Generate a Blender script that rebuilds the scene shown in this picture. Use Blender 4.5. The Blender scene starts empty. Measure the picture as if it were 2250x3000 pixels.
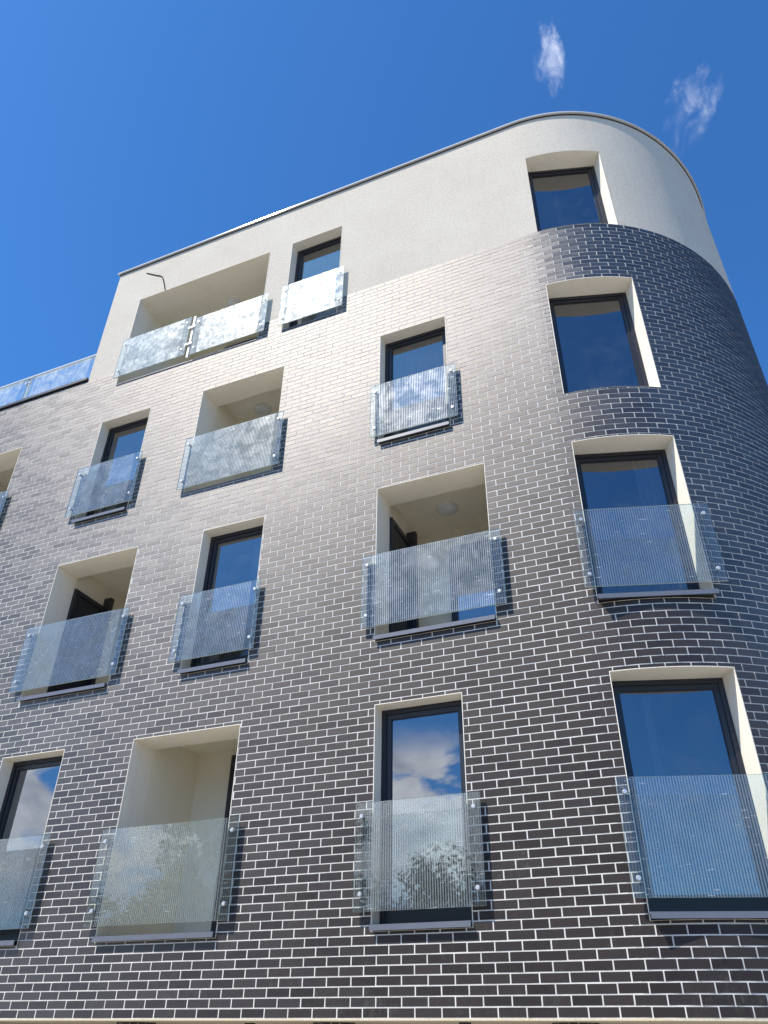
import bpy, bmesh, math, random
from mathutils import Vector, Matrix
random.seed(7)
C = bpy.context.scene.collection
PI = math.pi
ZB = 2.30                      # height of the underside of the brick cladding above the ground
def lerp(a, b, t): return a + (b - a) * t

# ------------------------------------------------------------------ materials
def newmat(name):
    m = bpy.data.materials.new(name); m.use_nodes = True
    nt = m.node_tree; nt.nodes.clear()
    out = nt.nodes.new('ShaderNodeOutputMaterial')
    return m, nt, out
def nd(nt, typ, **kw):
    n = nt.nodes.new(typ)
    for k, v in kw.items():
        if k.startswith('i_'):
            key = k[2:].replace('_', ' ')
            n.inputs[key].default_value = v
        elif k.startswith('n_'): n.inputs[int(k[2:])].default_value = v
        else: setattr(n, k, v)
    return n
def ramp(nt, fac, stops):
    r = nt.nodes.new('ShaderNodeValToRGB')
    e = r.color_ramp.elements
    while len(e) < len(stops): e.new(.5)
    for el, (p, c) in zip(e, stops):
        el.position = p; el.color = c if len(c) == 4 else (*c, 1)
    nt.links.new(fac, r.inputs[0]); return r.outputs[0]
def mixc(nt, fac, a, b, mode='MIX'):
    m = nt.nodes.new('ShaderNodeMix'); m.data_type = 'RGBA'; m.blend_type = mode
    for s, v in ((0, fac), (6, a), (7, b)):
        if isinstance(v, (int, float)): m.inputs[s].default_value = v
        elif isinstance(v, tuple): m.inputs[s].default_value = (*v, 1) if len(v) == 3 else v
        else: nt.links.new(v, m.inputs[s])
    return m.outputs[2]
def mth(nt, op, a, b=None, c=None, clamp=False):
    m = nt.nodes.new('ShaderNodeMath'); m.operation = op; m.use_clamp = clamp
    for i, v in enumerate((a, b, c)):
        if v is None: continue
        if isinstance(v, (int, float)): m.inputs[i].default_value = v
        else: nt.links.new(v, m.inputs[i])
    return m.outputs[0]
def noise(nt, vec, scale, detail=4, rough=.55, dist=0, out='Fac'):
    n = nd(nt, 'ShaderNodeTexNoise'); n.inputs['Scale'].default_value = scale
    n.inputs['Detail'].default_value = detail; n.inputs['Roughness'].default_value = rough
    n.inputs['Distortion'].default_value = dist
    nt.links.new(vec, n.inputs['Vector']); return n.outputs[out]
def mapping(nt, vec, scale=(1, 1, 1), rot=(0, 0, 0), loc=(0, 0, 0)):
    m = nd(nt, 'ShaderNodeMapping'); nt.links.new(vec, m.inputs['Vector'])
    m.inputs['Scale'].default_value = scale; m.inputs['Rotation'].default_value = rot
    m.inputs['Location'].default_value = loc
    return m.outputs[0]
def pos(nt): return nd(nt, 'ShaderNodeNewGeometry').outputs['Position']
def bump(nt, h, strength, dist):
    b = nd(nt, 'ShaderNodeBump'); b.inputs['Strength'].default_value = strength
    b.inputs['Distance'].default_value = dist; nt.links.new(h, b.inputs['Height']); return b.outputs[0]
def principled(nt, out, col, rough, spec=.5, metal=0, normal=None):
    p = nd(nt, 'ShaderNodeBsdfPrincipled')
    for k, v in (('Base Color', col), ('Roughness', rough), ('Specular IOR Level', spec), ('Metallic', metal)):
        if isinstance(v, (int, float)): p.inputs[k].default_value = v
        elif isinstance(v, tuple): p.inputs[k].default_value = (*v, 1)
        else: nt.links.new(v, p.inputs[k])
    if normal is not None: nt.links.new(normal, p.inputs['Normal'])
    if out is not None: nt.links.new(p.outputs[0], out.inputs[0])
    return p

def mat_brick():
    m, nt, out = newmat('clinker_brick')
    g = nd(nt, 'ShaderNodeNewGeometry'); P = g.outputs['Position']; R = g.outputs['Random Per Island']
    base = ramp(nt, R, [(0, (.021, .0155, .0150)), (.35, (.028, .0215, .0205)), (.7, (.037, .029, .027)), (1, (.024, .019, .020))])
    n1 = noise(nt, P, 14, 5, .6)
    base = mixc(nt, mth(nt, 'MULTIPLY', n1, .5), base, (.040, .034, .034))
    fine = noise(nt, mapping(nt, P, (160, 160, 18)), 1, 3, .6)
    base = mixc(nt, mth(nt, 'MULTIPLY', fine, .22), base, (.055, .050, .050))
    # dry mortar smears and lime bloom in small patches
    s1 = noise(nt, P, 2.3, 5, .6, .6)
    s2 = noise(nt, mapping(nt, P, (28, 28, 16)), 1, 4, .7, 1.0)
    sm = mth(nt, 'MULTIPLY', ramp(nt, s1, [(.53, (0, 0, 0)), (.70, (1, 1, 1))]), ramp(nt, s2, [(.5, (0, 0, 0)), (.8, (1, 1, 1))]))
    base = mixc(nt, mth(nt, 'MULTIPLY', sm, .5), base, (.21, .195, .16))
    rgh = mth(nt, 'ADD', mth(nt, 'MULTIPLY', R, .05), mth(nt, 'MULTIPLY', n1, .08))
    rgh = mth(nt, 'ADD', rgh, BR_ROUGH)
    b = bump(nt, fine, .25, .0015)
    df = nd(nt, 'ShaderNodeBsdfDiffuse'); nt.links.new(base, df.inputs['Color']); nt.links.new(b, df.inputs['Normal'])
    gl = nd(nt, 'ShaderNodeBsdfGlossy'); gl.distribution = 'BECKMANN'; gl.inputs['Color'].default_value = (1, .95, .905, 1)
    nt.links.new(rgh, gl.inputs['Roughness']); nt.links.new(b, gl.inputs['Normal'])
    dt = nd(nt, 'ShaderNodeVectorMath'); dt.operation = 'DOT_PRODUCT'
    nt.links.new(g.outputs['Incoming'], dt.inputs[0]); nt.links.new(g.outputs['Normal'], dt.inputs[1])
    fz = mth(nt, 'POWER', mth(nt, 'SUBTRACT', 1.0, mth(nt, 'ABSOLUTE', dt.outputs['Value']), clamp=True), 1.75)
    fz = mth(nt, 'ADD', mth(nt, 'MINIMUM', mth(nt, 'MULTIPLY', fz, BR_F), .118), .014)
    f = mth(nt, 'MULTIPLY', fz, mth(nt, 'SUBTRACT', 1.0, mth(nt, 'MULTIPLY', sm, .6)))
    f = mth(nt, 'MULTIPLY', f, mth(nt, 'ADD', .94, mth(nt, 'MULTIPLY', R, .22)))
    mx = nd(nt, 'ShaderNodeMixShader'); nt.links.new(f, mx.inputs[0])
    nt.links.new(df.outputs[0], mx.inputs[1]); nt.links.new(gl.outputs[0], mx.inputs[2]); nt.links.new(mx.outputs[0], out.inputs[0])
    return m
BR_ROUGH = .50; BR_F = .74

def mat_mortar():
    m, nt, out = newmat('mortar')
    P = pos(nt)
    n = noise(nt, P, 9, 4, .6)
    c = ramp(nt, n, [(.3, (.56, .53, .49)), (.7, (.78, .745, .70))])
    y = noise(nt, P, 1.7, 4, .6)
    c = mixc(nt, ramp(nt, y, [(.55, (0, 0, 0)), (.75, (.5, .5, .5))]), c, (.50, .46, .35))
    principled(nt, out, c, .9, .2, 0, bump(nt, noise(nt, P, 220, 2), .3, .002))
    return m
def mat_render(name, a, b, grain=170, str_=.55):
    m, nt, out = newmat(name)
    P = pos(nt)
    n = noise(nt, P, .8, 5, .6)
    c = ramp(nt, n, [(.3, a), (.7, b)])
    g = noise(nt, P, grain, 3, .7)
    c = mixc(nt, .35, c, ramp(nt, g, [(.35, (.30, .28, .26)), (.6, (.9, .88, .84))]), 'OVERLAY')
    st = noise(nt, mapping(nt, P, (5, 5, .5)), 1, 4, .6)
    c = mixc(nt, mth(nt, 'MULTIPLY', ramp(nt, st, [(.55, (0, 0, 0)), (.85, (1, 1, 1))]), .2), c, (.38, .36, .33))
    g2 = noise(nt, P, grain * .24, 4, .8)
    c = mixc(nt, .75, c, ramp(nt, g2, [(.32, (.36, .35, .34)), (.68, (.62, .62, .62))]), 'OVERLAY')
    v = nd(nt, 'ShaderNodeTexVoronoi'); v.inputs['Scale'].default_value = grain * .8
    nt.links.new(P, v.inputs['Vector'])
    h = mth(nt, 'ADD', g, mth(nt, 'MULTIPLY', v.outputs[0], .7))
    principled(nt, out, c, .88, .25, 0, bump(nt, h, str_, .004))
    return m
def mat_plain(name, col, rough=.4, metal=0, spec=.5, var=.15, sc=6):
    m, nt, out = newmat(name)
    P = pos(nt)
    n = noise(nt, P, sc, 5, .6)
    c = mixc(nt, n, tuple(x * (1 - var) for x in col), tuple(min(1, x * (1 + var)) for x in col))
    r = mth(nt, 'ADD', mth(nt, 'MULTIPLY', noise(nt, P, sc * 5, 4), .16), rough - .08)
    principled(nt, out, c, r, spec, metal)
    return m
def mat_window_glass():
    m, nt, out = newmat('window_glass')
    P = pos(nt)
    n = noise(nt, P, .9, 2, .5)
    b = bump(nt, n, .10, .02)
    gl = nd(nt, 'ShaderNodeBsdfGlossy'); gl.inputs['Roughness'].default_value = .012
    gl.inputs['Color'].default_value = (.86, .88, .92, 1); nt.links.new(b, gl.inputs['Normal'])
    tr = nd(nt, 'ShaderNodeBsdfTransparent'); tr.inputs['Color'].default_value = (.34, .38, .42, 1)
    mx = nd(nt, 'ShaderNodeMixShader')
    fr = nd(nt, 'ShaderNodeFresnel'); fr.inputs['IOR'].default_value = 1.5
    f = mth(nt, 'ADD', mth(nt, 'MULTIPLY', fr.outputs[0], 1.3), .19, clamp=True)
    nt.links.new(f, mx.inputs[0]); nt.links.new(tr.outputs[0], mx.inputs[1]); nt.links.new(gl.outputs[0], mx.inputs[2])
    df = nd(nt, 'ShaderNodeBsdfDiffuse'); df.inputs['Color'].default_value = (.5, .5, .48, 1)
    mx2 = nd(nt, 'ShaderNodeMixShader')
    d = mth(nt, 'MULTIPLY', ramp(nt, noise(nt, P, 3, 5, .6), [(.4, (0, 0, 0)), (.8, (1, 1, 1))]), .05)
    nt.links.new(d, mx2.inputs[0]); nt.links.new(mx.outputs[0], mx2.inputs[1]); nt.links.new(df.outputs[0], mx2.inputs[2])
    nt.links.new(mx2.outputs[0], out.inputs[0])
    return m
def mat_panel(name, stripe=.23, dust=.11, scratch=.38, gloss=.17, grough=.43, tint=(.90, .96, .95), GN=5):
    """laminated glass printed with fine vertical lines, dusty and scratched"""
    m, nt, out = newmat(name)
    tc = nd(nt, 'ShaderNodeTexCoord').outputs['Object']
    P = pos(nt)
    sx = nd(nt, 'ShaderNodeSeparateXYZ'); nt.links.new(tc, sx.inputs[0])
    w = mth(nt, 'FRACT', mth(nt, 'MULTIPLY', sx.outputs[0], 1 / .025))
    line = mth(nt, 'LESS_THAN', w, .48)
    # the printed field stops short of the bolted side margins
    at = nd(nt, 'ShaderNodeAttribute'); at.attribute_type = 'OBJECT'; at.attribute_name = 'half_width'
    edge = mth(nt, 'SUBTRACT', at.outputs['Fac'], mth(nt, 'ABSOLUTE', sx.outputs[0]))
    field = mth(nt, 'ADD', .42, mth(nt, 'MULTIPLY', mth(nt, 'GREATER_THAN', edge, .135), .58))
    line = mth(nt, 'MULTIPLY', line, field)
    tr = nd(nt, 'ShaderNodeBsdfTransparent'); tr.inputs['Color'].default_value = (*tint, 1)
    gl = nd(nt, 'ShaderNodeBsdfGlossy'); gl.inputs['Roughness'].default_value = .02
    gl.inputs['Color'].default_value = (.95, .98, 1, 1)
    fr = nd(nt, 'ShaderNodeFresnel'); fr.inputs['IOR'].default_value = 1.52
    m1 = nd(nt, 'ShaderNodeMixShader'); nt.links.new(mth(nt, 'MULTIPLY', fr.outputs[0], 1.6, clamp=True), m1.inputs[0])
    nt.links.new(tr.outputs[0], m1.inputs[1]); nt.links.new(gl.outputs[0], m1.inputs[2])
    # dust film, smears, scratches
    d1 = noise(nt, P, 3.5, 6, .65, .8); d2 = noise(nt, mapping(nt, P, (14, 14, 6)), 1, 5, .6, .4)
    dd = mth(nt, 'MULTIPLY', ramp(nt, d1, [(.3, (.25, .25, .25)), (.75, (1, 1, 1))]), ramp(nt, d2, [(.3, (.4, .4, .4)), (.75, (1, 1, 1))]))
    sc = None
    for ang, off, th in ((.9, 0, .715), (-.5, 5, .73), (.25, 9, .74)):
        v = mapping(nt, P, (7, 7, 60), (0, ang, 0), (off, off, off))
        s = ramp(nt, noise(nt, v, 1, 2, .5), [(th, (0, 0, 0)), (th + .03, (1, 1, 1))])
        sc = s if sc is None else mth(nt, 'ADD', sc, s, clamp=True)
    sp = ramp(nt, noise(nt, P, 32, 2, .6), [(.74, (0, 0, 0)), (.78, (1, 1, 1))])
    sc = mth(nt, 'ADD', sc, sp, clamp=True)
    fac = mth(nt, 'ADD', mth(nt, 'MULTIPLY', line, stripe), mth(nt, 'ADD', mth(nt, 'MULTIPLY', mth(nt, 'MULTIPLY', dd, dust), field), mth(nt, 'MULTIPLY', sc, scratch)), clamp=True)
    df = nd(nt, 'ShaderNodeBsdfDiffuse'); df.inputs['Color'].default_value = (.76, .82, .78, 1)
    tl = nd(nt, 'ShaderNodeBsdfTranslucent'); tl.inputs['Color'].default_value = (.76, .82, .78, 1)
    m3 = nd(nt, 'ShaderNodeMixShader'); m3.inputs[0].default_value = .35
    nt.links.new(df.outputs[0], m3.inputs[1]); nt.links.new(tl.outputs[0], m3.inputs[2])
    # broad lobe of the dusty surface: flares towards the sun's mirror direction
    g2 = nd(nt, 'ShaderNodeBsdfGlossy'); g2.inputs['Roughness'].default_value = grough
    g2.inputs['Color'].default_value = (.95, .97, 1, 1)
    m4 = nd(nt, 'ShaderNodeMixShader'); nt.links.new(mth(nt, 'MULTIPLY', ramp(nt, noise(nt, P, GN, 4, .6, .7), [(.38, (.25, .25, .25)), (.62, (1, 1, 1))]), gloss * 2.6), m4.inputs[0])
    nt.links.new(m3.outputs[0], m4.inputs[1]); nt.links.new(g2.outputs[0], m4.inputs[2])
    m2 = nd(nt, 'ShaderNodeMixShader'); nt.links.new(fac, m2.inputs[0])
    nt.links.new(m1.outputs[0], m2.inputs[1]); nt.links.new(m4.outputs[0], m2.inputs[2])
    nt.links.new(m2.outputs[0], out.inputs[0])
    return m
def mat_edge():
    m, nt, out = newmat('glass_edge')
    P = pos(nt)
    c = mixc(nt, noise(nt, P, 40, 2), (.62, .76, .72), (.84, .92, .90))
    p = principled(nt, None, c, .25, .5)
    tr = nd(nt, 'ShaderNodeBsdfTransparent'); tr.inputs['Color'].default_value = (.7, .9, .85, 1)
    mx = nd(nt, 'ShaderNodeMixShader'); mx.inputs[0].default_value = .82
    nt.links.new(tr.outputs[0], mx.inputs[1]); nt.links.new(p.outputs[0], mx.inputs[2])
    nt.links.new(mx.outputs[0], out.inputs[0]); return m
def mat_clearback():
    m, nt, out = newmat('glass_back')
    tr = nd(nt, 'ShaderNodeBsdfTransparent'); tr.inputs['Color'].default_value = (.96, .985, .98, 1)
    nt.links.new(tr.outputs[0], out.inputs[0]); return m
def mat_leaf():
    m, nt, out = newmat('leaves')
    g = nd(nt, 'ShaderNodeNewGeometry')
    c = ramp(nt, g.outputs['Random Per Island'], [(0, (.035, .065, .02)), (.6, (.06, .11, .03)), (1, (.10, .14, .04))])
    principled(nt, out, c, .5, .4); return m

M = {}
M['brick'] = mat_brick(); M['mortar'] = mat_mortar()
M['render'] = mat_render('facade_render', (.49, .45, .39), (.555, .51, .45))
M['reveal'] = mat_render('reveal_render', (.76, .705, .60), (.81, .755, .65), 230, .25)
M['loggia'] = mat_render('loggia_paint', (.72, .67, .55), (.77, .72, .60), 260, .12)
M['frame'] = mat_plain('anthracite_frame', (.016, .018, .026), .35)
M['sill'] = mat_plain('sill_sheet', (.13, .14, .17), .38, 0, .6)
M['steel'] = mat_plain('brushed_steel', (.66, .66, .66), .36, .55)
M['rubber'] = mat_plain('rubber', (.012, .012, .012), .9, 0, .1)
M['dark'] = mat_plain('dark_metal', (.02, .02, .024), .45)
def mat_cap():
    m, nt, out = newmat('roof_sheet'); P = pos(nt)
    c = mixc(nt, noise(nt, P, 5, 5), (.50, .49, .47), (.64, .63, .61))
    df = nd(nt, 'ShaderNodeBsdfDiffuse'); nt.links.new(c, df.inputs['Color'])
    gl = nd(nt, 'ShaderNodeBsdfGlossy'); gl.inputs['Roughness'].default_value = .085; gl.inputs['Color'].default_value = (.8, .8, .8, 1)
    mx = nd(nt, 'ShaderNodeMixShader'); mx.inputs[0].default_value = .22
    nt.links.new(df.outputs[0], mx.inputs[1]); nt.links.new(gl.outputs[0], mx.inputs[2]); nt.links.new(mx.outputs[0], out.inputs[0])
    return m
M['cap'] = mat_cap()
M['soffit'] = mat_render('soffit_render', (.60, .52, .38), (.66, .58, .44), 200, .2)
M['room'] = mat_plain('room_paint', (.20, .19, .175), .8)
M['curtain'] = mat_plain('curtain', (.5, .5, .5), .8)
M['glass'] = mat_window_glass()
M['panel'] = mat_panel('lined_glass')
M['film'] = mat_panel('filmed_glass', .14, .78, .35, .085, .42, (.9, .96, .95), 11)
M['railglass'] = mat_panel('rail_glass', 0, 1.0, .4, .03, .42, (.80, .90, .93))
M['edge'] = mat_edge(); M['back'] = mat_clearback()
M['lamp'] = mat_plain('opal_lamp', (.60, .61, .62), .35)
M['slab'] = mat_plain('concrete', (.33, .32, .30), .85, 0, .3)
M['bark'] = mat_plain('bark', (.09, .07, .05), .9, 0, .2)
M['leaf'] = mat_leaf()
M['white'] = mat_plain('white_profile', (.72, .72, .70), .4)

# ------------------------------------------------------------------ mesh helpers
class MB:
    def __init__(s): s.v = []; s.f = []; s.mi = []
    def quad(s, a, b, c, d, mi=0):
        i = len(s.v); s.v += [tuple(a), tuple(b), tuple(c), tuple(d)]; s.f.append((i, i+1, i+2, i+3)); s.mi.append(mi)
    def poly(s, pts, mi=0):
        i = len(s.v); s.v += [tuple(p) for p in pts]; s.f.append(tuple(range(i, i+len(pts)))); s.mi.append(mi)
    def hexa(s, p, mi=0, faces=None):
        """p: 8 points, bottom ring 0-3 (ccw seen from above), top ring 4-7"""
        i = len(s.v); s.v += [tuple(q) for q in p]
        F = [(3, 2, 1, 0), (4, 5, 6, 7), (0, 1, 5, 4), (1, 2, 6, 5), (2, 3, 7, 6), (3, 0, 4, 7)]
        for k, f in enumerate(F):
            s.f.append(tuple(i+j for j in f)); s.mi.append(faces[k] if faces else mi)
    def box(s, x0, x1, y0, y1, z0, z1, mi=0, faces=None):
        s.hexa([(x0, y0, z0), (x1, y0, z0), (x1, y1, z0), (x0, y1, z0), (x0, y0, z1), (x1, y0, z1), (x1, y1, z1), (x0, y1, z1)], mi, faces)
    def lbox(s, L, u0, u1, d0, d1, z0, z1, mi=0, faces=None):
        """box in a local frame L=(origin, u axis, inward axis): u along, d inwards"""
        o, u, n = L
        def P(a, b, z): return (o[0]+u[0]*a+n[0]*b, o[1]+u[1]*a+n[1]*b, z)
        s.hexa([P(u0, d0, z0), P(u1, d0, z0), P(u1, d1, z0), P(u0, d1, z0), P(u0, d0, z1), P(u1, d0, z1), P(u1, d1, z1), P(u0, d1, z1)], mi, faces)
    def tube(s, a, b, r0, r1=None, n=12, mi=0, caps=True):
        r1 = r0 if r1 is None else r1
        a = Vector(a); b = Vector(b); w = (b-a).normalized()
        t = Vector((0, 0, 1)) if abs(w.z) < .9 else Vector((1, 0, 0))
        u = w.cross(t).normalized(); v = w.cross(u)
        i = len(s.v)
        for p, r in ((a, r0), (b, r1)):
            for k in range(n):
                q = 2*PI*k/n; s.v.append(tuple(p + (u*math.cos(q)+v*math.sin(q))*r))
        for k in range(n):
            s.f.append((i+k, i+(k+1) % n, i+n+(k+1) % n, i+n+k)); s.mi.append(mi)
        if caps:
            s.f.append(tuple(i+k for k in reversed(range(n)))); s.mi.append(mi)
            s.f.append(tuple(i+n+k for k in range(n))); s.mi.append(mi)
    def build(s, name, mats, parent=None, smooth=False, origin=None, fix=False):
        me = bpy.data.meshes.new(name)
        o0 = Vector(origin) if origin else Vector((0, 0, 0))
        me.from_pydata([tuple(Vector(v)-o0) for v in s.v], [], s.f)
        if not isinstance(mats, (list, tuple)): mats = [mats]
        for m in mats: me.materials.append(m)
        me.polygons.foreach_set('material_index', s.mi)
        if smooth: me.polygons.foreach_set('use_smooth', [True]*len(me.polygons))
        if fix:
            bm = bmesh.new(); bm.from_mesh(me); bmesh.ops.remove_doubles(bm, verts=bm.verts, dist=1e-5)
            bmesh.ops.recalc_face_normals(bm, faces=bm.faces); bm.to_mesh(me); bm.free()
        me.update()
        o = bpy.data.objects.new(name, me); C.objects.link(o)
        if origin: o.location = o0
        if parent:
            o.parent = parent
        return o
def child(o, parent):
    """keep world placement: parents here are either at the world origin or handled by subtracting"""
    o.parent = parent
    w = Vector(); p = parent
    while p: w += p.location; p = p.parent
    o.location = Vector(o.location) - w
    return o
def empty(name, loc, label, cat, group=None):
    o = bpy.data.objects.new(name, None); C.objects.link(o); o.location = loc
    o['label'] = label; o['category'] = cat
    if group: o['group'] = group
    return o
def tag(o, label=None, cat=None, group=None, kind=None):
    for k, v in (('label', label), ('category', cat), ('group', group), ('kind', kind)):
        if v: o[k] = v
    return o

# ------------------------------------------------------------------ facade curve
XT, RX, RY = 6.452, 2.928, 3.368        # flat facade up to XT, then a rounded corner
_th = [i*(PI/2)/600 for i in range(601)]; _L = [0]
for i in range(600):
    a = math.hypot(RX*math.cos(_th[i]), RY*math.sin(_th[i])); b = math.hypot(RX*math.cos(_th[i+1]), RY*math.sin(_th[i+1]))
    _L.append(_L[-1]+(a+b)/2*(PI/2/600))
ARC = _L[-1]
def cp(s):
    """point and outward normal of the facade line at run length s"""
    if s <= XT: return (s, 0.0), (0.0, -1.0)
    d = s-XT
    if d >= ARC: return (XT+RX, RY+d-ARC), (1.0, 0.0)
    f = d/ARC*600; lo = 0; hi = 600
    while hi-lo > 1:
        mid = (lo+hi)//2
        if _L[mid] <= d: lo = mid
        else: hi = mid
    t = lerp(_th[lo], _th[hi], (d-_L[lo])/(_L[hi]-_L[lo]))
    nx, ny = RY*math.sin(t), -RX*math.cos(t); l = math.hypot(nx, ny)
    return (XT+RX*math.sin(t), RY*(1-math.cos(t))), (nx/l, ny/l)
def W(s, z, o=0.0):
    """o>0 is towards the inside"""
    (x, y), (nx, ny) = cp(s)
    return (x-nx*o, y-ny*o, z+ZB)

S = {1: .69, 2: 3.64, 3: 6.555, 4: 9.50}
H = {1: 2.83, 2: 5.765, 3: 8.64, 4: 11.79}
CH = .0811; BRICK_TOP = 122*CH-.0405; ROOF = 12.875; S_END = 14.0; S_BEG = -7.0
PB = -.0405
#  name: (kind, s0, s1, floor)
OP = {
 'A1': ('win', -1.26, -.235, 1), 'B1': ('log', .85, 2.362, 1), 'C1': ('win', 4.075, 5.062, 1),
 'A2': ('log', -1.258, .232, 2), 'B2': ('win', 1.37, 2.36, 2), 'C2': ('log', 4.055, 5.50, 2),
 'Z3': ('log', -4.50, -3.005, 3), 'A3': ('win', -1.19, -.165, 3), 'B3': ('log', .885, 2.40, 3), 'C3': ('win', 4.06, 5.086, 3),
 'W4': ('log', -1.11, 1.81, 4), 'D4': ('win', 2.28, 3.275, 4),
 'V1': ('cwin', 6.60, 7.79, 1), 'V2': ('cwin', 6.60, 7.79, 2), 'V3': ('cwin', 6.60, 7.79, 3), 'V4': ('cwin', 6.60, 7.79, 4),
}
def rect(k):
    kind, a, b, f = OP[k]
    z0 = S[f] - (.05 if k in ('V1', 'V2', 'A1', 'B1', 'C1', 'A2', 'B2', 'C2', 'A3', 'C3') else 0)
    if k == 'V4': z0 = BRICK_TOP
    return a, b, z0, H[f]
RECTS = [rect(k) for k in OP]

def sheet(mb, s0, s1, z0, z1, off, rects, edge=0.0, step=.15):
    R = [(a+edge, b-edge, c+edge, d-edge) for a, b, c, d in rects]
    ss = {s0, s1}; zs = {z0, z1}
    for a, b, c, d in R:
        for v in (a, b):
            if s0 < v < s1: ss.add(v)
        for v in (c, d):
            if z0 < v < z1: zs.add(v)
    v = XT
    while v < min(s1, XT+ARC):
        if v > s0: ss.add(v)
        v += step
    ss = sorted(ss); zs = sorted(zs)
    for i in range(len(ss)-1):
        for j in range(len(zs)-1):
            cs = (ss[i]+ss[i+1])/2; cz = (zs[j]+zs[j+1])/2
            if any(a < cs < b and c < cz < d for a, b, c, d in R): continue
            mb.quad(W(ss[i], zs[j], off), W(ss[i+1], zs[j], off), W(ss[i+1], zs[j+1], off), W(ss[i], zs[j+1], off))

building = empty('apartment_building', (0, 0, 0), 'dark clinker brick apartment building with rounded corner and pale plastered top floor', 'building')

# mortar bed behind the bricks
mb = MB(); sheet(mb, S_BEG, XT, PB, BRICK_TOP, .0026, RECTS); sheet(mb, XT, S_END, PB, BRICK_TOP, .0043, RECTS, 0, .05)
mb.build('mortar_wall', M['mortar'], building)
# bricks, every one its own block inside the cladding mesh
def bricks():
    mb = MB(); rnd = random.Random(3)
    J = .0108; JV = .0125; BW = .25; DEP = .02
    gap = .007
    for k in range(122):
        zc = k*CH; z0 = zc-CH/2+J/2; z1 = zc+CH/2-J/2
        off = 0 if k % 2 == 0 else .125
        n0 = int((S_BEG-1)/BW); n1 = int(S_END/BW)+1
        rowj = rnd.uniform(-.006, .006)
        joints = [i*BW+off+rowj+rnd.uniform(-.0035, .0035) for i in range(n0, n1+1)]
        for a, b in zip(joints, joints[1:]):
            a += JV/2; b -= JV/2
            if b < S_BEG+.05 or a > S_END-.05: continue
            a = max(a, S_BEG)
            dz = rnd.uniform(-.0012, .0012)
            parts = [(a, b, z0+dz, z1+dz)]
            for (ra, rb, rc, rd) in RECTS:
                ra -= gap; rb += gap; rc -= gap*.6; rd += gap
                new = []
                for (p, q, u, v) in parts:
                    if q <= ra or p >= rb or v <= rc or u >= rd: new.append((p, q, u, v)); continue
                    if p < ra: new.append((p, ra, u, v))
                    if q > rb: new.append((rb, q, u, v))
                    pm, qm = max(p, ra), min(q, rb)
                    if u < rc: new.append((pm, qm, u, rc))
                    if v > rd: new.append((pm, qm, rd, v))
                parts = new
            for (p, q, u, v) in parts:
                if q-p < .014 or v-u < .012: continue
                t = [rnd.gauss(0, .0002) for _ in range(2)]
                base = rnd.gauss(0, .0004) - (.0006 if XT < p < XT+ARC else 0)
                o = [base-t[0]-t[1], base+t[0]-t[1], base+t[0]+t[1], base-t[0]+t[1]]
                e = .0012                       # slightly rounded arris
                zz = ZB
                f = [W(p+e, u+e, o[0]), W(q-e, u+e, o[1]), W(q-e, v-e, o[2]), W(p+e, v-e, o[3])]
                g = [W(p, u, o[0]+e), W(q, u, o[1]+e), W(q, v, o[2]+e), W(p, v, o[3]+e)]
                h = [W(p, u, DEP), W(q, u, DEP), W(q, v, DEP), W(p, v, DEP)]
                i = len(mb.v); mb.v += f+g+h
                mb.f.append((i, i+1, i+2, i+3)); mb.mi.append(0)
                for c in range(4):
                    d = (c+1) % 4
                    mb.f.append((i+4+c, i+4+d, i+d, i+c)); mb.mi.append(0)
                    mb.f.append((i+8+c, i+8+d, i+4+d, i+4+c)); mb.mi.append(0)
    return mb.build('brick_cladding', M['brick'], building)
bricks()
# plastered top storey
XE = -1.85
mb = MB(); sheet(mb, XE, S_END, BRICK_TOP, ROOF, .003, RECTS, 0, .12)
mb.quad((XE, 9, BRICK_TOP+ZB), (XE, .003, BRICK_TOP+ZB), (XE, .003, ROOF+ZB), (XE, 9, ROOF+ZB))
mb.build('top_storey_wall', M['render'], building, fix=True)
# hidden faces of the block: end wall, back wall, roofs
mb = MB()
mb.quad((S_BEG, 12, ZB+PB), (S_BEG, .003, ZB+PB), (S_BEG, .003, ZB+BRICK_TOP), (S_BEG, 12, ZB+BRICK_TOP))
mb.quad((XT+RX, 12, 0), (S_BEG, 12, 0), (S_BEG, 12, ZB+ROOF), (XT+RX, 12, ZB+ROOF))
mb.build('rear_wall', M['render'], building)
def plan(s0, s1, z, off, tail):
    pts = []; s = s0
    while s < XT: pts.append(W(s, z, off)); s += 1.0
    s = XT
    while s < XT+ARC: pts.append(W(s, z, off)); s += .12
    pts.append(W(XT+ARC, z, off)); pts.append(W(s1, z, off))
    return pts+[(p[0], p[1], z+ZB) for p in tail]
mb = MB(); mb.poly(plan(XE, S_END, ROOF-.06, .02, [(XT+RX-.02, 12), (XE, 12)]))
mb.build('roof', M['slab'], building)
mb = MB(); mb.quad((S_BEG, .02, ZB+BRICK_TOP-.01), (XE, .02, ZB+BRICK_TOP-.01), (XE, 12, ZB+BRICK_TOP-.01), (S_BEG, 12, ZB+BRICK_TOP-.01))
mb.build('terrace_floor', M['slab'], building)
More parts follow.
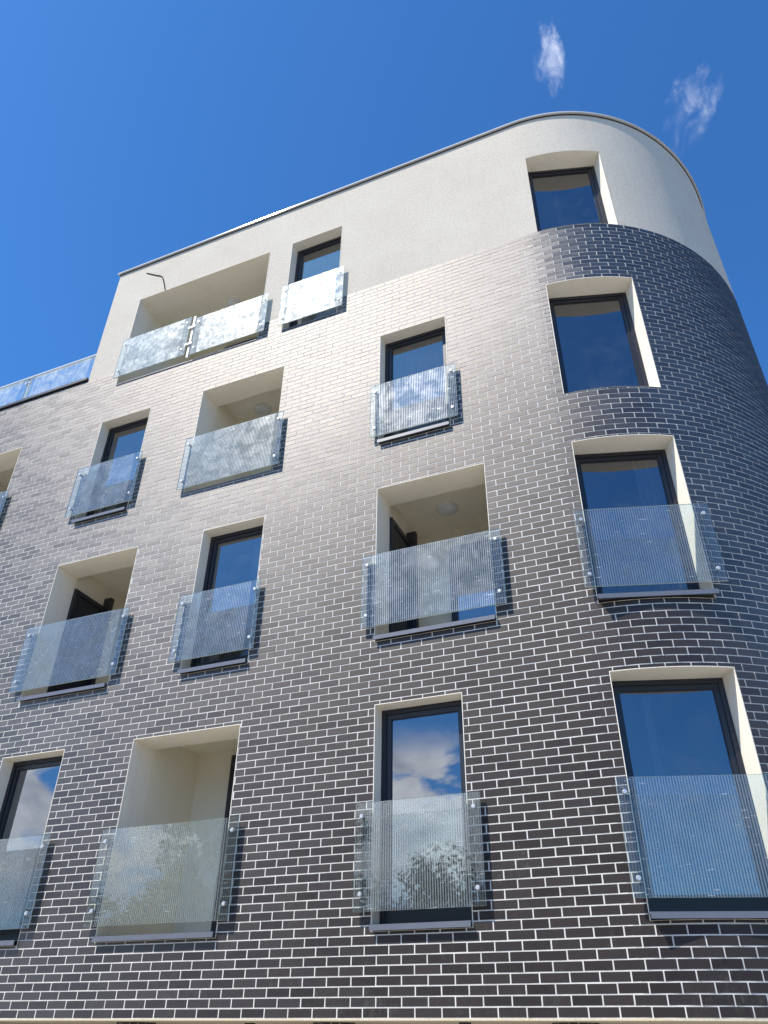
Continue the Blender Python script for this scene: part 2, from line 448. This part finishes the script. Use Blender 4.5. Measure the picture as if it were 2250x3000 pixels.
# roof edge flashing
def strip(mb, s0, s1, z0, z1, o0, o1, step=.12):
    ss = [s0]; s = s0
    if s0 < XT: ss.append(XT); s = XT
    while s+step < min(s1, XT+ARC): s += step; ss.append(s)
    if s1 > ss[-1]: ss.append(s1)
    for a, b in zip(ss, ss[1:]):
        mb.quad(W(a, z0, o0), W(b, z0, o0), W(b, z1, o0), W(a, z1, o0))
        mb.quad(W(a, z1, o0), W(b, z1, o0), W(b, z1+.01, o1), W(a, z1+.01, o1))
        mb.quad(W(a, z0, o1), W(b, z0, o1), W(b, z0, o0), W(a, z0, o0))
    return ss
mb = MB(); strip(mb, XE-.045, S_END, ROOF+.006, ROOF+.036, -.045, .35)
mb.box(XE-.045, XE+.3, -.044, 9, ZB+ROOF+.007, ZB+ROOF+.035)
mb.build('roof_flashing', M['cap'], building)
mb = MB(); strip(mb, XE-.02, S_END, ROOF-.012, ROOF+.003, -.012, .02)
mb.build('roof_drip_edge', M['dark'], building)
# terrace coping
mb = MB(); mb.box(S_BEG, XE-.01, -.035, .30, ZB+BRICK_TOP+.03, ZB+BRICK_TOP+.085)
mb.build('terrace_coping', M['dark'], building)
# underside: lip and soffit over the recessed ground floor
mb = MB()
pts = [W(S_BEG, PB-.014, .0)]
mb.poly(list(reversed(plan(S_BEG, S_END, PB-.016, -.004, [(XT+RX, 12), (S_BEG, 12)]))))
ss = [S_BEG, 0, XT]+[XT+.12*i for i in range(1, int(ARC/.12)+1)]+[S_END]
for a, b in zip(ss, ss[1:]): mb.quad(W(a, PB-.016, -.004), W(b, PB-.016, -.004), W(b, PB, -.004), W(a, PB, -.004)); mb.quad(W(a, PB, -.004), W(b, PB, -.004), W(b, PB, .01), W(a, PB, .01))
mb.build('soffit', M['soffit'], building)
# ground floor set back: dark shop glazing between brick clad round columns
mb = MB(); mb.box(S_BEG, XT+RX-1.2, 1.45, 1.6, 0, ZB+PB-.02)
gw = mb.build('ground_floor_glazing', M['frame'], building)
mb = MB(); mb.box(S_BEG+.1, XT+RX-1.3, 1.435, 1.447, .15, ZB+PB-.30); mb.build('pane', M['glass'], gw)
for cx, cy in ((3.41, .65), (5.76, .65), (1.06, .65), (-1.29, .65), (8.1, 1.35)):
    mb = MB(); rnd = random.Random(int(cx*10)+50); r = .205; n = 15
    for k in range(10):
        z1 = ZB+PB-.018-k*.255; z0 = z1-.245
        if z0 < 0: z0 = 0
        if z1 <= 0: break
        for j in range(n):
            a0 = 2*PI*(j+.07)/n; a1 = 2*PI*(j+.93)/n
            P = [(cx+rr*math.cos(a), cy+rr*math.sin(a)) for rr, a in ((r, a0), (r, a1), (r-.03, a1), (r-.03, a0))]
            mb.hexa([(*P[1], z0), (*P[0], z0), (*P[3], z0), (*P[2], z0), (*P[1], z1), (*P[0], z1), (*P[3], z1), (*P[2], z1)])
    c = mb.build('round_column', M['brick'], building)
    mb = MB(); mb.tube((cx, cy, 0), (cx, cy, ZB+PB-.018), r-.012, n=24); mb.build('joint_core', M['mortar'], c)

# ------------------------------------------------------------------ openings
def local_frame(k):
    kind, a, b, f = OP[k]
    (x0, y0), _ = cp(a); (x1, y1), _ = cp(b)
    w = math.hypot(x1-x0, y1-y0); u = ((x1-x0)/w, (y1-y0)/w); n = (-u[1], u[0])   # n inwards
    return ((x0, y0), u, n), w
DEPTH = {'win': .20, 'cwin': .26, 'log': .42}
SPLAY = {'win': 0, 'cwin': .05, 'log': 0}
def reveal(k):
    kind, a, b, f = OP[k]; _, _, z0, z1 = rect(k)
    L, w = local_frame(k); (o, u, n) = L; D = DEPTH[kind]
    mb = MB(); N = 12 if kind == 'cwin' else 1
    def outer(t, z): return W(lerp(a, b, t), z, -.0012)
    wi = w-SPLAY[kind]
    def inner(t, z): return (o[0]+u[0]*wi*t+n[0]*D, o[1]+u[1]*wi*t+n[1]*D, z+ZB)
    mb.quad(outer(0, z0), inner(0, z0), inner(0, z1), outer(0, z1))
    mb.quad(inner(1, z0), outer(1, z0), outer(1, z1), inner(1, z1))
    for i in range(N):
        t0, t1 = i/N, (i+1)/N
        mb.quad(outer(t0, z1), inner(t0, z1), inner(t1, z1), outer(t1, z1))
        mb.quad(inner(t0, z0), outer(t0, z0), outer(t1, z0), inner(t1, z0))
    # thin corner beads round the edge of the opening, proud of the bricks
    e = .008
    if kind != 'cwin' or k != 'V4':
        mb.quad(W(a-e, z0, -.0010), W(a, z0, -.0012), W(a, z1+e, -.0012), W(a-e, z1+e, -.0010))
        mb.quad(W(b, z0, -.0012), W(b+e, z0, -.0010), W(b+e, z1+e, -.0010), W(b, z1+e, -.0012))
        for i in range(N):
            s0, s1 = lerp(a, b, i/N), lerp(a, b, (i+1)/N)
            mb.quad(W(s0, z1, -.0012), W(s1, z1, -.0012), W(s1, z1+e, -.0010), W(s0, z1+e, -.0010))
    return mb.build('reveal', M['reveal'], building)
def sill(k, proj, over=.0, lip=.05):
    kind, a, b, f = OP[k]; L, w = local_frame(k); z = S[f]
    D = DEPTH[kind]
    mb = MB()
    mb.lbox(L, -over, w+over, -proj, -proj+.012, z-lip+ZB, z+ZB)              # front lip
    o, u, n = L
    def P(t, d, zz): return (o[0]+u[0]*t+n[0]*d, o[1]+u[1]*t+n[1]*d, zz+ZB)
    a0, a1 = -over, w+over
    mb.hexa([P(a0, -proj+.012, z-.012), P(a1, -proj+.012, z-.012), P(a1, .0, z-.006), P(a0, .0, z-.006),
             P(a0, -proj+.012, z), P(a1, -proj+.012, z), P(a1, .0, z+.004), P(a0, .0, z+.004)])
    mb.hexa([P(.002, 0, z-.006), P(w-.002, 0, z-.006), P(w-.002-SPLAY[kind], D, z+.02), P(.002, D, z+.02),
             P(.002, 0, z+.005), P(w-.002, 0, z+.005), P(w-.002-SPLAY[kind], D, z+.032), P(.002, D, z+.032)])
    return mb.build('window_sill', M['sill'], building)
def ring(mb, L, u0, u1, z0, z1, d0, d1, t, mi=0, tb=None):
    tb = tb or t
    mb.lbox(L, u0, u0+t, d0, d1, z0+ZB, z1+ZB, mi); mb.lbox(L, u1-t, u1, d0, d1, z0+ZB, z1+ZB, mi)
    mb.lbox(L, u0+t, u1-t, d0, d1, z1-t+ZB, z1+ZB, mi); mb.lbox(L, u0+t, u1-t, d0, d1, z0+ZB, z0+tb+ZB, mi)
def window(k, name='window'):
    kind, a, b, f = OP[k]; L, w = local_frame(k); _, _, z0, z1 = rect(k)
    w -= SPLAY[kind]
    z0 = max(z0, S[f])+.03; D = DEPTH[kind]
    o, u, n = L
    t1 = .052 if kind == 'win' else .05
    mb = MB(); ring(mb, L, .001, w-.001, z0, z1-.001, D-.012, D+.06, t1, 0, .06)
    fr = mb.build(name, M['frame'], building)
    mb = MB(); ring(mb, L, t1-.004, w-t1+.004, z0+.056, z1-t1+.003, D+.004, D+.05, .058, 0, .085)
    ring(mb, L, t1+.05, w-t1-.05, z0+.137, z1-t1-.051, D+.012, D+.03, .012, 0)
    mb.build('sash', M['frame'], fr)
    c = (o[0]+u[0]*w/2+n[0]*(D+.02), o[1]+u[1]*w/2+n[1]*(D+.02))
    tilt = random.Random(k).uniform(-.004, .004)
    mb = MB(); o2 = (o[0]+n[0]*0, o[1]+n[1]*0)
    def P(t, d, zz): return (o[0]+u[0]*t+n[0]*d, o[1]+u[1]*t+n[1]*d, zz+ZB)
    ua, ub, za, zb = t1+.05, w-t1-.05, z0+.13, z1-t1-.05
    mb.quad(P(ua, D+.022, za), P(ub, D+.022, za), P(ub, D+.022+tilt, zb), P(ua, D+.022+tilt, zb))
    mb.build('pane', M['glass'], fr)
    # the room behind it: walls, ceiling, floor
    mb = MB(); e = .5; dd = 2.6
    A = [P(-e, D+.07, S[f]-.05), P(w+e, D+.07, S[f]-.05), P(w+e*.6, dd, S[f]-.05), P(-e, dd, S[f]-.05)]
    B = [(p[0], p[1], p[2]+(H[f]-S[f])+.30) for p in A]
    mb.hexa(A+B)
    mb.f.pop(-4); mb.mi.pop(-4)                # open towards the window
    # wall face round the frame as seen from inside
    rm = mb.build('room', M['room'], fr)
    return fr
def curtain(k, u0, u1, d=.32, name='curtain'):
    L, w = local_frame(k); f = OP[k][3]; o, u, n = L
    mb = MB(); N = int((u1-u0)/.02)
    for i in range(N):
        a = u0+(u1-u0)*i/N; b = u0+(u1-u0)*(i+1)/N
        da = d+.025*math.sin(a*75)+.012*math.sin(a*31); db = d+.025*math.sin(b*75)+.012*math.sin(b*31)
        mb.quad((o[0]+u[0]*a+n[0]*da, o[1]+u[1]*a+n[1]*da, S[f]+.06+ZB), (o[0]+u[0]*b+n[0]*db, o[1]+u[1]*b+n[1]*db, S[f]+.06+ZB),
                (o[0]+u[0]*b+n[0]*db, o[1]+u[1]*b+n[1]*db, H[f]-.02+ZB), (o[0]+u[0]*a+n[0]*da, o[1]+u[1]*a+n[1]*da, H[f]-.02+ZB))
    return mb.build(name, M['curtain'], building, smooth=True)
def loggia(k, back=1.62, ceil=.20, leftdoor=False, backdoor=None, narrow=0, beam=.42):
    kind, a, b, f = OP[k]; z0 = S[f]; h = H[f]; zc = h+ceil
    mb = MB(); y0 = .42
    xl, xr = a-narrow, b+.35
    def q(*p): mb.quad(*[(x, y, z+ZB) for x, y, z in p])
    q((xl, y0, z0), (xl, back, z0), (xl, back, zc), (xl, y0, zc))            # left wall
    q((xr, back, z0), (xr, y0, z0), (xr, y0, zc), (xr, back, zc))            # right wall
    q((xl, back, z0), (xr, back, z0), (xr, back, zc), (xl, back, zc))        # back wall
    q((xl, y0, zc), (xl, back, zc), (xr, back, zc), (xr, y0, zc))            # ceiling
    q((xl, y0, z0+.01), (xr, y0, z0+.01), (xr, back, z0+.01), (xl, back, z0+.01))
    if ceil > 0: q((a, y0, h), (xr, y0, h), (xr, y0, zc), (a, y0, zc))
    q((b, y0, z0), (xr, y0, z0), (xr, y0, h), (b, y0, h))
    lg = mb.build('loggia_room', M['loggia'], building)
    if leftdoor:
        mb = MB(); zt = h-.18
        mb.box(xl+.002, xl+.05, .424, 1.08, z0+.03+ZB, zt+ZB)
        mb.box(xl+.05, xl+.068, .424, .50, z0+.03+ZB, zt-.01+ZB); mb.box(xl+.05, xl+.068, 1.0, 1.08, z0+.03+ZB, zt-.01+ZB)
        mb.box(xl+.05, xl+.068, .50, 1.0, zt-.09+ZB, zt-.01+ZB)
        mb.box(xl+.05, xl+.060, .53, .97, z0+.1+ZB, zt-.12+ZB)
        mb.build('side_door', M['frame'], lg)
        mb = MB(); mb.box(xl+.002, xl+.14, 1.10, 1.18, z0+.03+ZB, h-.02+ZB)
        mb.build('door_post', M['dark'], lg)
    if backdoor:
        p, r_, zt = backdoor
        L = ((0, back-.06), (1, 0), (0, 1)); mb = MB()
        ring(mb, L, p, r_, z0+.02, zt, 0, .055, .075)
        d = mb.build('glazed_door', M['frame'], lg)
        mb = MB(); mb.quad((p+.07, back-.02, z0+.09+ZB), (r_-.07, back-.02, z0+.09+ZB), (r_-.07, back-.02, zt-.07+ZB), (p+.07, back-.02, zt-.07+ZB))
        mb.build('pane', M['glass'], d)
    return lg

for k in OP: reveal(k)
for k in OP:
    if OP[k][0] in ('win', 'cwin'): window(k)
for k in ('A1', 'C1', 'B2', 'A3', 'C3', 'A2', 'B1', 'C2'): sill(k, .055, .0)
for k in ('V1', 'V2'): sill(k, .115, .012)
for k in ('D4', 'B3', 'W4', 'Z3'): sill(k, .012, -.004, .02)
loggia('A2', leftdoor=True, narrow=.02, backdoor=(-.9, .3, H[2]-.1))
loggia('C2', leftdoor=True, narrow=.03, backdoor=(4.5, 5.7, H[2]-.1))
loggia('B1', back=1.36, backdoor=(1.42, 2.5, H[1]+.12))
loggia('B3', backdoor=(1.35, 2.5, H[3]-.1))
loggia('Z3', backdoor=(-4.0, -2.8, H[3]-.1))
loggia('W4', back=1.7, ceil=0.0, backdoor=(-.2, 1.6, H[4]-.1))
curtain('C3', .08, .93, .34); curtain('B2', .62, .92, .36); curtain('V2', .75, 1.1, .40); curtain('V1', .33, .40, .36)

# ------------------------------------------------------------------ glass balcony panels
def panel(L, u0, u1, z0, z1, d, mat, bolts=True, parent=building, name='balustrade_panel'):
    """laminated pane in front of the facade; L local frame, d distance of its back in front of the wall"""
    o, u, n = L; T = .017
    cx = o[0]+u[0]*(u0+u1)/2-n[0]*(d+T/2); cy = o[1]+u[1]*(u0+u1)/2-n[1]*(d+T/2)
    w = (u1-u0)/2; h = (z1-z0)/2
    me = MB()
    me.box(-w, w, -T/2, T/2, -h, h, 0, [1, 1, 0, 1, 2, 1])
    ob = me.build(name, [mat, M['edge'], M['back']], None)
    ob.location = (cx, cy, (z0+z1)/2+ZB); ob.rotation_euler = (0, 0, math.atan2(u[1], u[0])); ob.parent = parent; ob['half_width'] = w
    if bolts:
        for sx in (-1, 1):
            for zz in (h-.13, -h+.15):
                b = MB(); x = sx*(w-.066)
                b.tube((x, -T/2-.014, zz), (x, -T/2-.001, zz), .017, .023, 16)
                b.tube((x, T/2+.0105, zz), (x, T/2+d-.004, zz), .012, .012, 12, 1)
                b.tube((x, T/2+.0005, zz), (x, T/2+.010, zz), .022, .022, 14)
                bo = b.build('bolt', [M['steel'], M['dark']], ob, smooth=False)
    return ob
FL = ((0, 0), (1, 0), (0, 1))
PAN = [('A1', -1.42, -.075, .80, 1.785), ('B1', .715, 2.527, .785, 1.776), ('C1', 3.91, 5.215, .80, 1.79),
       ('A2', -1.43, .377, 3.733, 4.715), ('B2', 1.215, 2.455, 3.76, 4.716), ('C2', 3.90, 5.645, 3.757, 4.72),
       ('Z3', -4.66, -2.87, 6.63, 7.60), ('A3', -1.352, -.06, 6.645, 7.61), ('B3', .79, 2.52, 6.598, 7.59), ('C3', 3.955, 5.22, 6.615, 7.568)]
for k, a, b, z0, z1 in PAN: panel(FL, a, b, z0, z1, .052, M['panel'])
panel(FL, 2.225, 3.40, 9.575, 10.545, .052, M['film'])
panel(FL, -1.16, .352, 9.63, 10.59, .052, M['film'])
panel(FL, .478, 1.955, 9.585, 10.51, .052, M['film'])
mb = MB(); mb.box(.395, .435, -.05, -.004, ZB+9.56, ZB+10.60); pp = mb.build('panel_post', M['white'], building)
for zz in (9.85, 10.28):
    mb = MB(); mb.box(.345, .485, -.082, -.051, ZB+zz, ZB+zz+.035); mb.build('clamp', M['steel'], pp)
for k, z0, z1 in (('V1', .80, 1.79), ('V2', 3.757, 4.735)):
    L, w = local_frame(k)
    panel(L, -.12, w+.15, z0, z1, .05, M['panel'])
# terrace balustrade
PX = [-7.0, -5.42, -3.57, XE-.02]
for a, b in zip(PX, PX[1:]): panel(((0, .08), (1, 0), (0, 1)), a+.04, b-.02, 9.965, 10.62, .0, M['railglass'], False, name='terrace_glass')
for x in PX[1:3]:
    mb = MB(); mb.box(x-.02, x+.02, .085, .125, ZB+BRICK_TOP+.085, ZB+10.62); p = mb.build('terrace_post', M['steel'], building)
    for dx in (-.06, .03):
        mb = MB(); mb.box(x+dx, x+dx+.03, .05, .084, ZB+10.47, ZB+10.52); mb.build('clamp', M['steel'], p)
mb = MB(); mb.box(-7, XE-.004, .055, .115, ZB+10.625, ZB+10.665); mb.build('terrace_handrail', M['cap'], building)

# ------------------------------------------------------------------ lamps, cable
def lamp(x, y, z, label):
    r = .15
    t = empty('ceiling_lamp', (x, y, z+ZB), label, 'lamp', 'round lamps on the loggia ceilings')
    mb = MB(); mb.tube((0, 0, -.001), (0, 0, -.03), r, r, 32)
    mb.build('lamp_base', M['white'], t, smooth=False)
    mb = MB(); n = 32; prev = None
    for j in range(7):
        a = PI/2*j/6; rr = (r-.012)*math.cos(a); zz = -.031-.055*math.sin(a)
        ringp = [(rr*math.cos(2*PI*i/n), rr*math.sin(2*PI*i/n), zz) for i in range(n)]
        if prev:
            for i in range(n): mb.quad(prev[i], ringp[i], ringp[(i+1) % n], prev[(i+1) % n])
        prev = ringp
    mb.build('lamp_shade', M['lamp'], t, smooth=True, fix=True)
lamp(4.674, 1.02, H[2]+.2, 'round opal ceiling lamp in the loggia right of the middle, beside a dark door post')
lamp(1.445, .93, H[3]+.2, 'round opal ceiling lamp in the third row loggia directly under the wide top loggia')
lamp(.555, .80, H[4], 'round opal ceiling lamp half hidden by glass in the wide plastered top loggia')
cu = bpy.data.curves.new('hanging_cable', 'CURVE'); cu.dimensions = '3D'; cu.bevel_depth = .009; cu.bevel_resolution = 2
sp = cu.splines.new('BEZIER')
cpnts = [(-1.13, -.007, 12.596), (-.90, -.010, 12.43), (-.69, -.010, 12.27), (-.63, -.010, 12.14), (-.517, -.007, 11.795)]
sp.bezier_points.add(len(cpnts)-1)
for bp, c in zip(sp.bezier_points, cpnts):
    bp.co = (c[0]+1.13, c[1]+.02, c[2]-12.596); bp.handle_left_type = bp.handle_right_type = 'AUTO'
cab = bpy.data.objects.new('hanging_cable', cu); C.objects.link(cab); cab.location = (-1.13, -.02, 12.596+ZB)
cu.materials.append(M['rubber'])
dg = bpy.context.evaluated_depsgraph_get()
me = bpy.data.meshes.new_from_object(cab.evaluated_get(dg)); me.name = 'hanging_cable'
cm = bpy.data.objects.new('hanging_cable', me); loc = cab.location.copy()
bpy.data.objects.remove(cab); C.objects.link(cm); cm.location = loc; cm.name = 'hanging_cable'
tag(cm, 'short bent black cable hanging on the pale plaster above the wide top loggia', 'cable')
# small spotlights under the soffit
for (x, y, lb) in ((2.374, .80, 'small dark spotlight under the soffit, to the left of the middle brick column'), (4.793, .50, 'small dark spotlight under the soffit, between the two brick columns')):
    t = empty('soffit_spotlight', (x, y, ZB+PB-.017), lb, 'spotlight', 'spotlights under the soffit')
    mb = MB(); mb.tube((0, 0, -.0), (0, 0, -.02), .055, .055, 20); mb.build('spotlight_base', M['dark'], t)
    mb = MB(); mb.tube((0, 0, -.021), (0, -.012, -.10), .04, .045, 20); mb.build('spotlight_head', M['dark'], t)

# ------------------------------------------------------------------ ground and the trees across the street
mb = MB(); mb.quad((-400, -400, 0), (400, -400, 0), (400, 400, 0), (-400, 400, 0))
m, nt, out = newmat('paving'); P = pos(nt)
c = ramp(nt, noise(nt, P, .35, 5, .6), [(.3, (.33, .30, .25)), (.7, (.41, .38, .325))])
principled(nt, out, c, .85, .3, 0, bump(nt, noise(nt, P, 60, 3), .3, .01))
tag(mb.build('ground', m), kind='structure')
def tree(x, y, h, r, label, seed):
    rnd = random.Random(seed)
    t = empty('street_tree', (x, y, 0), label, 'tree', 'trees across the street')
    mb = MB(); th = h*.38
    mb.tube((0, 0, 0), (.1, .05, th), .16, .11, 10, caps=False)
    tips = []
    for i in range(9):
        a = rnd.uniform(0, 2*PI); e = rnd.uniform(.3, 1.2); l = r*rnd.uniform(.6, .95)
        p = (l*math.cos(a)*math.cos(e), l*math.sin(a)*math.cos(e), th+l*math.sin(e)*1.1)
        mb.tube((.1, .05, th-.1), p, .06, .015, 6, caps=False); tips.append(p)
    mb.build('trunk', M['bark'], t)
    mb = MB(); cl = [(rnd.gauss(0, r*.45), rnd.gauss(0, r*.45), h*.62+rnd.gauss(0, h*.16), rnd.uniform(.35, .7)) for _ in range(90)]
    for _ in range(22000):
        c_ = rnd.choice(cl); v = Vector((rnd.gauss(0, 1), rnd.gauss(0, 1), rnd.gauss(0, 1))).normalized()*c_[3]*rnd.uniform(.5, 1.15)*r*.38
        p = Vector(c_[:3])+v
        n1 = Vector((rnd.gauss(0, 1), rnd.gauss(0, 1), rnd.gauss(0, 1))).normalized(); n2 = n1.orthogonal().normalized()
        sz = rnd.uniform(.07, .16)
        mb.quad(p-n1*sz, p+n2*sz*.6, p+n1*sz, p-n2*sz*.6)
    mb.build('crown', M['leaf'], t)
tree(-10.2, -20, 14.5, 3.6, 'tallest leafy tree across the street, its crown mirrored in the lower glass panels', 1)
tree(-2.8, -22.5, 7.4, 4.4, 'low broad tree across the street, next to the tallest one on its right', 2)
tree(5.6, -23.5, 7.8, 4.2, 'low broad tree across the street, farthest to the right of the four', 4)
tree(-15, -19.5, 7.0, 3.4, 'small leafy tree across the street, farthest to the left of the four', 3)

# ------------------------------------------------------------------ world, sun, camera
SUN = Vector((-.357, -.461, .8127)).normalized()
elev = math.asin(SUN.z)
world = bpy.data.worlds.new('World'); bpy.context.scene.world = world; world.use_nodes = True
nt = world.node_tree; nt.nodes.clear()
out = nt.nodes.new('ShaderNodeOutputWorld'); bg = nt.nodes.new('ShaderNodeBackground'); bg.inputs['Strength'].default_value = .11
sky = nt.nodes.new('ShaderNodeTexSky'); sky.sky_type = 'NISHITA'; sky.sun_disc = False
sky.sun_elevation = elev; sky.sun_rotation = math.atan2(SUN.x, SUN.y)
sky.altitude = 250; sky.air_density = 1.0; sky.dust_density = .6; sky.ozone_density = 3.0
tc = nt.nodes.new('ShaderNodeTexCoord').outputs['Generated']
nrm = nt.nodes.new('ShaderNodeVectorMath'); nrm.operation = 'NORMALIZE'; nt.links.new(tc, nrm.inputs[0]); D = nrm.outputs[0]
sx = nt.nodes.new('ShaderNodeSeparateXYZ'); nt.links.new(D, sx.inputs[0])
def smooth(v, a, b):
    m = nt.nodes.new('ShaderNodeMapRange'); m.interpolation_type = 'SMOOTHSTEP'
    nt.links.new(v, m.inputs[0]); m.inputs[1].default_value = a; m.inputs[2].default_value = b; return m.outputs[0]
# fair-weather clouds low in the sky in front of the facade
n1 = noise(nt, mapping(nt, D, (8, 8, 15)), 1, 7, .55, .2)
low = mth(nt, 'MULTIPLY', smooth(sx.outputs[2], .335, .285), mth(nt, 'MULTIPLY', smooth(sx.outputs[2], .10, .17), smooth(sx.outputs[0], -.1, -.25)))
cum = mth(nt, 'MULTIPLY', smooth(n1, .40, .50), low)
# two thin wisps high up
def wisp(d, rad, axis, sc, lo, hi, amt, rot):
    """a patch of fibrous cloud round direction d, longer along axis"""
    d = Vector(d).normalized(); ax = Vector(axis); ax = (ax-d*ax.dot(d)).normalized(); bx = d.cross(ax)
    def dot(v):
        n = nt.nodes.new('ShaderNodeVectorMath'); n.operation = 'DOT_PRODUCT'; nt.links.new(D, n.inputs[0]); n.inputs[1].default_value = v; return n.outputs['Value']
    a = mth(nt, 'DIVIDE', dot(ax), rad[0]); b = mth(nt, 'DIVIDE', dot(bx), rad[1])
    cmb = nt.nodes.new('ShaderNodeCombineXYZ'); nt.links.new(dot(ax), cmb.inputs[0]); nt.links.new(dot(bx), cmb.inputs[1]); cmb.inputs[2].default_value = rot
    nz = noise(nt, mapping(nt, cmb.outputs[0], (sc*.62, sc*.9, 1)), 1, 6, .60, .9)
    r2 = mth(nt, 'ADD', mth(nt, 'MULTIPLY', a, a), mth(nt, 'MULTIPLY', b, b))
    r2 = mth(nt, 'ADD', r2, mth(nt, 'MULTIPLY', mth(nt, 'SUBTRACT', noise(nt, mapping(nt, cmb.outputs[0], (sc*.7, sc*1.1, 1), (0, 0, 0), (3, 3, 0)), 1, 5, .6), .5), 3.4))
    mask = mth(nt, 'MULTIPLY', smooth(r2, 1.1, -.1), smooth(dot(d), 0, .5))
    return mth(nt, 'MULTIPLY', mth(nt, 'MULTIPLY', mask, smooth(nz, lo, hi)), amt)
w1 = wisp(W1D, W1R, W1A, 26, .36, .66, .75, 1.3) if False else wisp((-.004, .452, .891), (.036, .017), (.11, -.85, .45), 42, .24, .86, .46, 2.9)
w2 = wisp((.128, .534, .836), (.042, .026), (.5, -.75, .35), 44, .36, .86, .23, 9.1)
cf = mth(nt, 'ADD', mth(nt, 'ADD', w1, w2), mth(nt, 'MULTIPLY', cum, .85), clamp=True)
shade = ramp(nt, noise(nt, mapping(nt, D, (9, 9, 16)), 1, 5), [(.3, (5.2, 5.8, 7.0)), (.60, (17, 17, 17))])
skyc = mixc(nt, 1.0, sky.outputs[0], (.47, 1.05, 1.60), 'MULTIPLY')
col = mixc(nt, cf, skyc, shade)
nt.links.new(col, bg.inputs[0]); nt.links.new(bg.outputs[0], out.inputs[0])

sl = bpy.data.lights.new('sun', 'SUN'); sl.energy = 5.0; sl.angle = math.radians(.53); sl.color = (1, .93, .82)
so = bpy.data.objects.new('sun', sl); C.objects.link(so); so.rotation_euler = SUN.to_track_quat('Z', 'Y').to_euler(); so.location = (-20, -26, 50)

cam = bpy.data.cameras.new('camera'); co = bpy.data.objects.new('camera', cam); C.objects.link(co)
r = Vector((.92171566, .38774023, .00988682)); u = Vector((.21224698, -.52554966, .82386211)); fwd = Vector((-.3246405, .75726816, .56670405))
co.matrix_world = Matrix(((r.x, u.x, -fwd.x, 7.3698), (r.y, u.y, -fwd.y, -7.5046), (r.z, u.z, -fwd.z, -.2419+ZB), (0, 0, 0, 1)))
cam.sensor_fit = 'VERTICAL'; cam.sensor_height = 24; cam.sensor_width = 18; cam.lens = 2275.6/3000*24
cam.clip_start = .05; cam.clip_end = 2000
sc = bpy.context.scene; sc.camera = co
sc.view_settings.view_transform = 'Standard'; sc.view_settings.look = 'None'; sc.view_settings.exposure = 0.3; sc.view_settings.gamma = 1
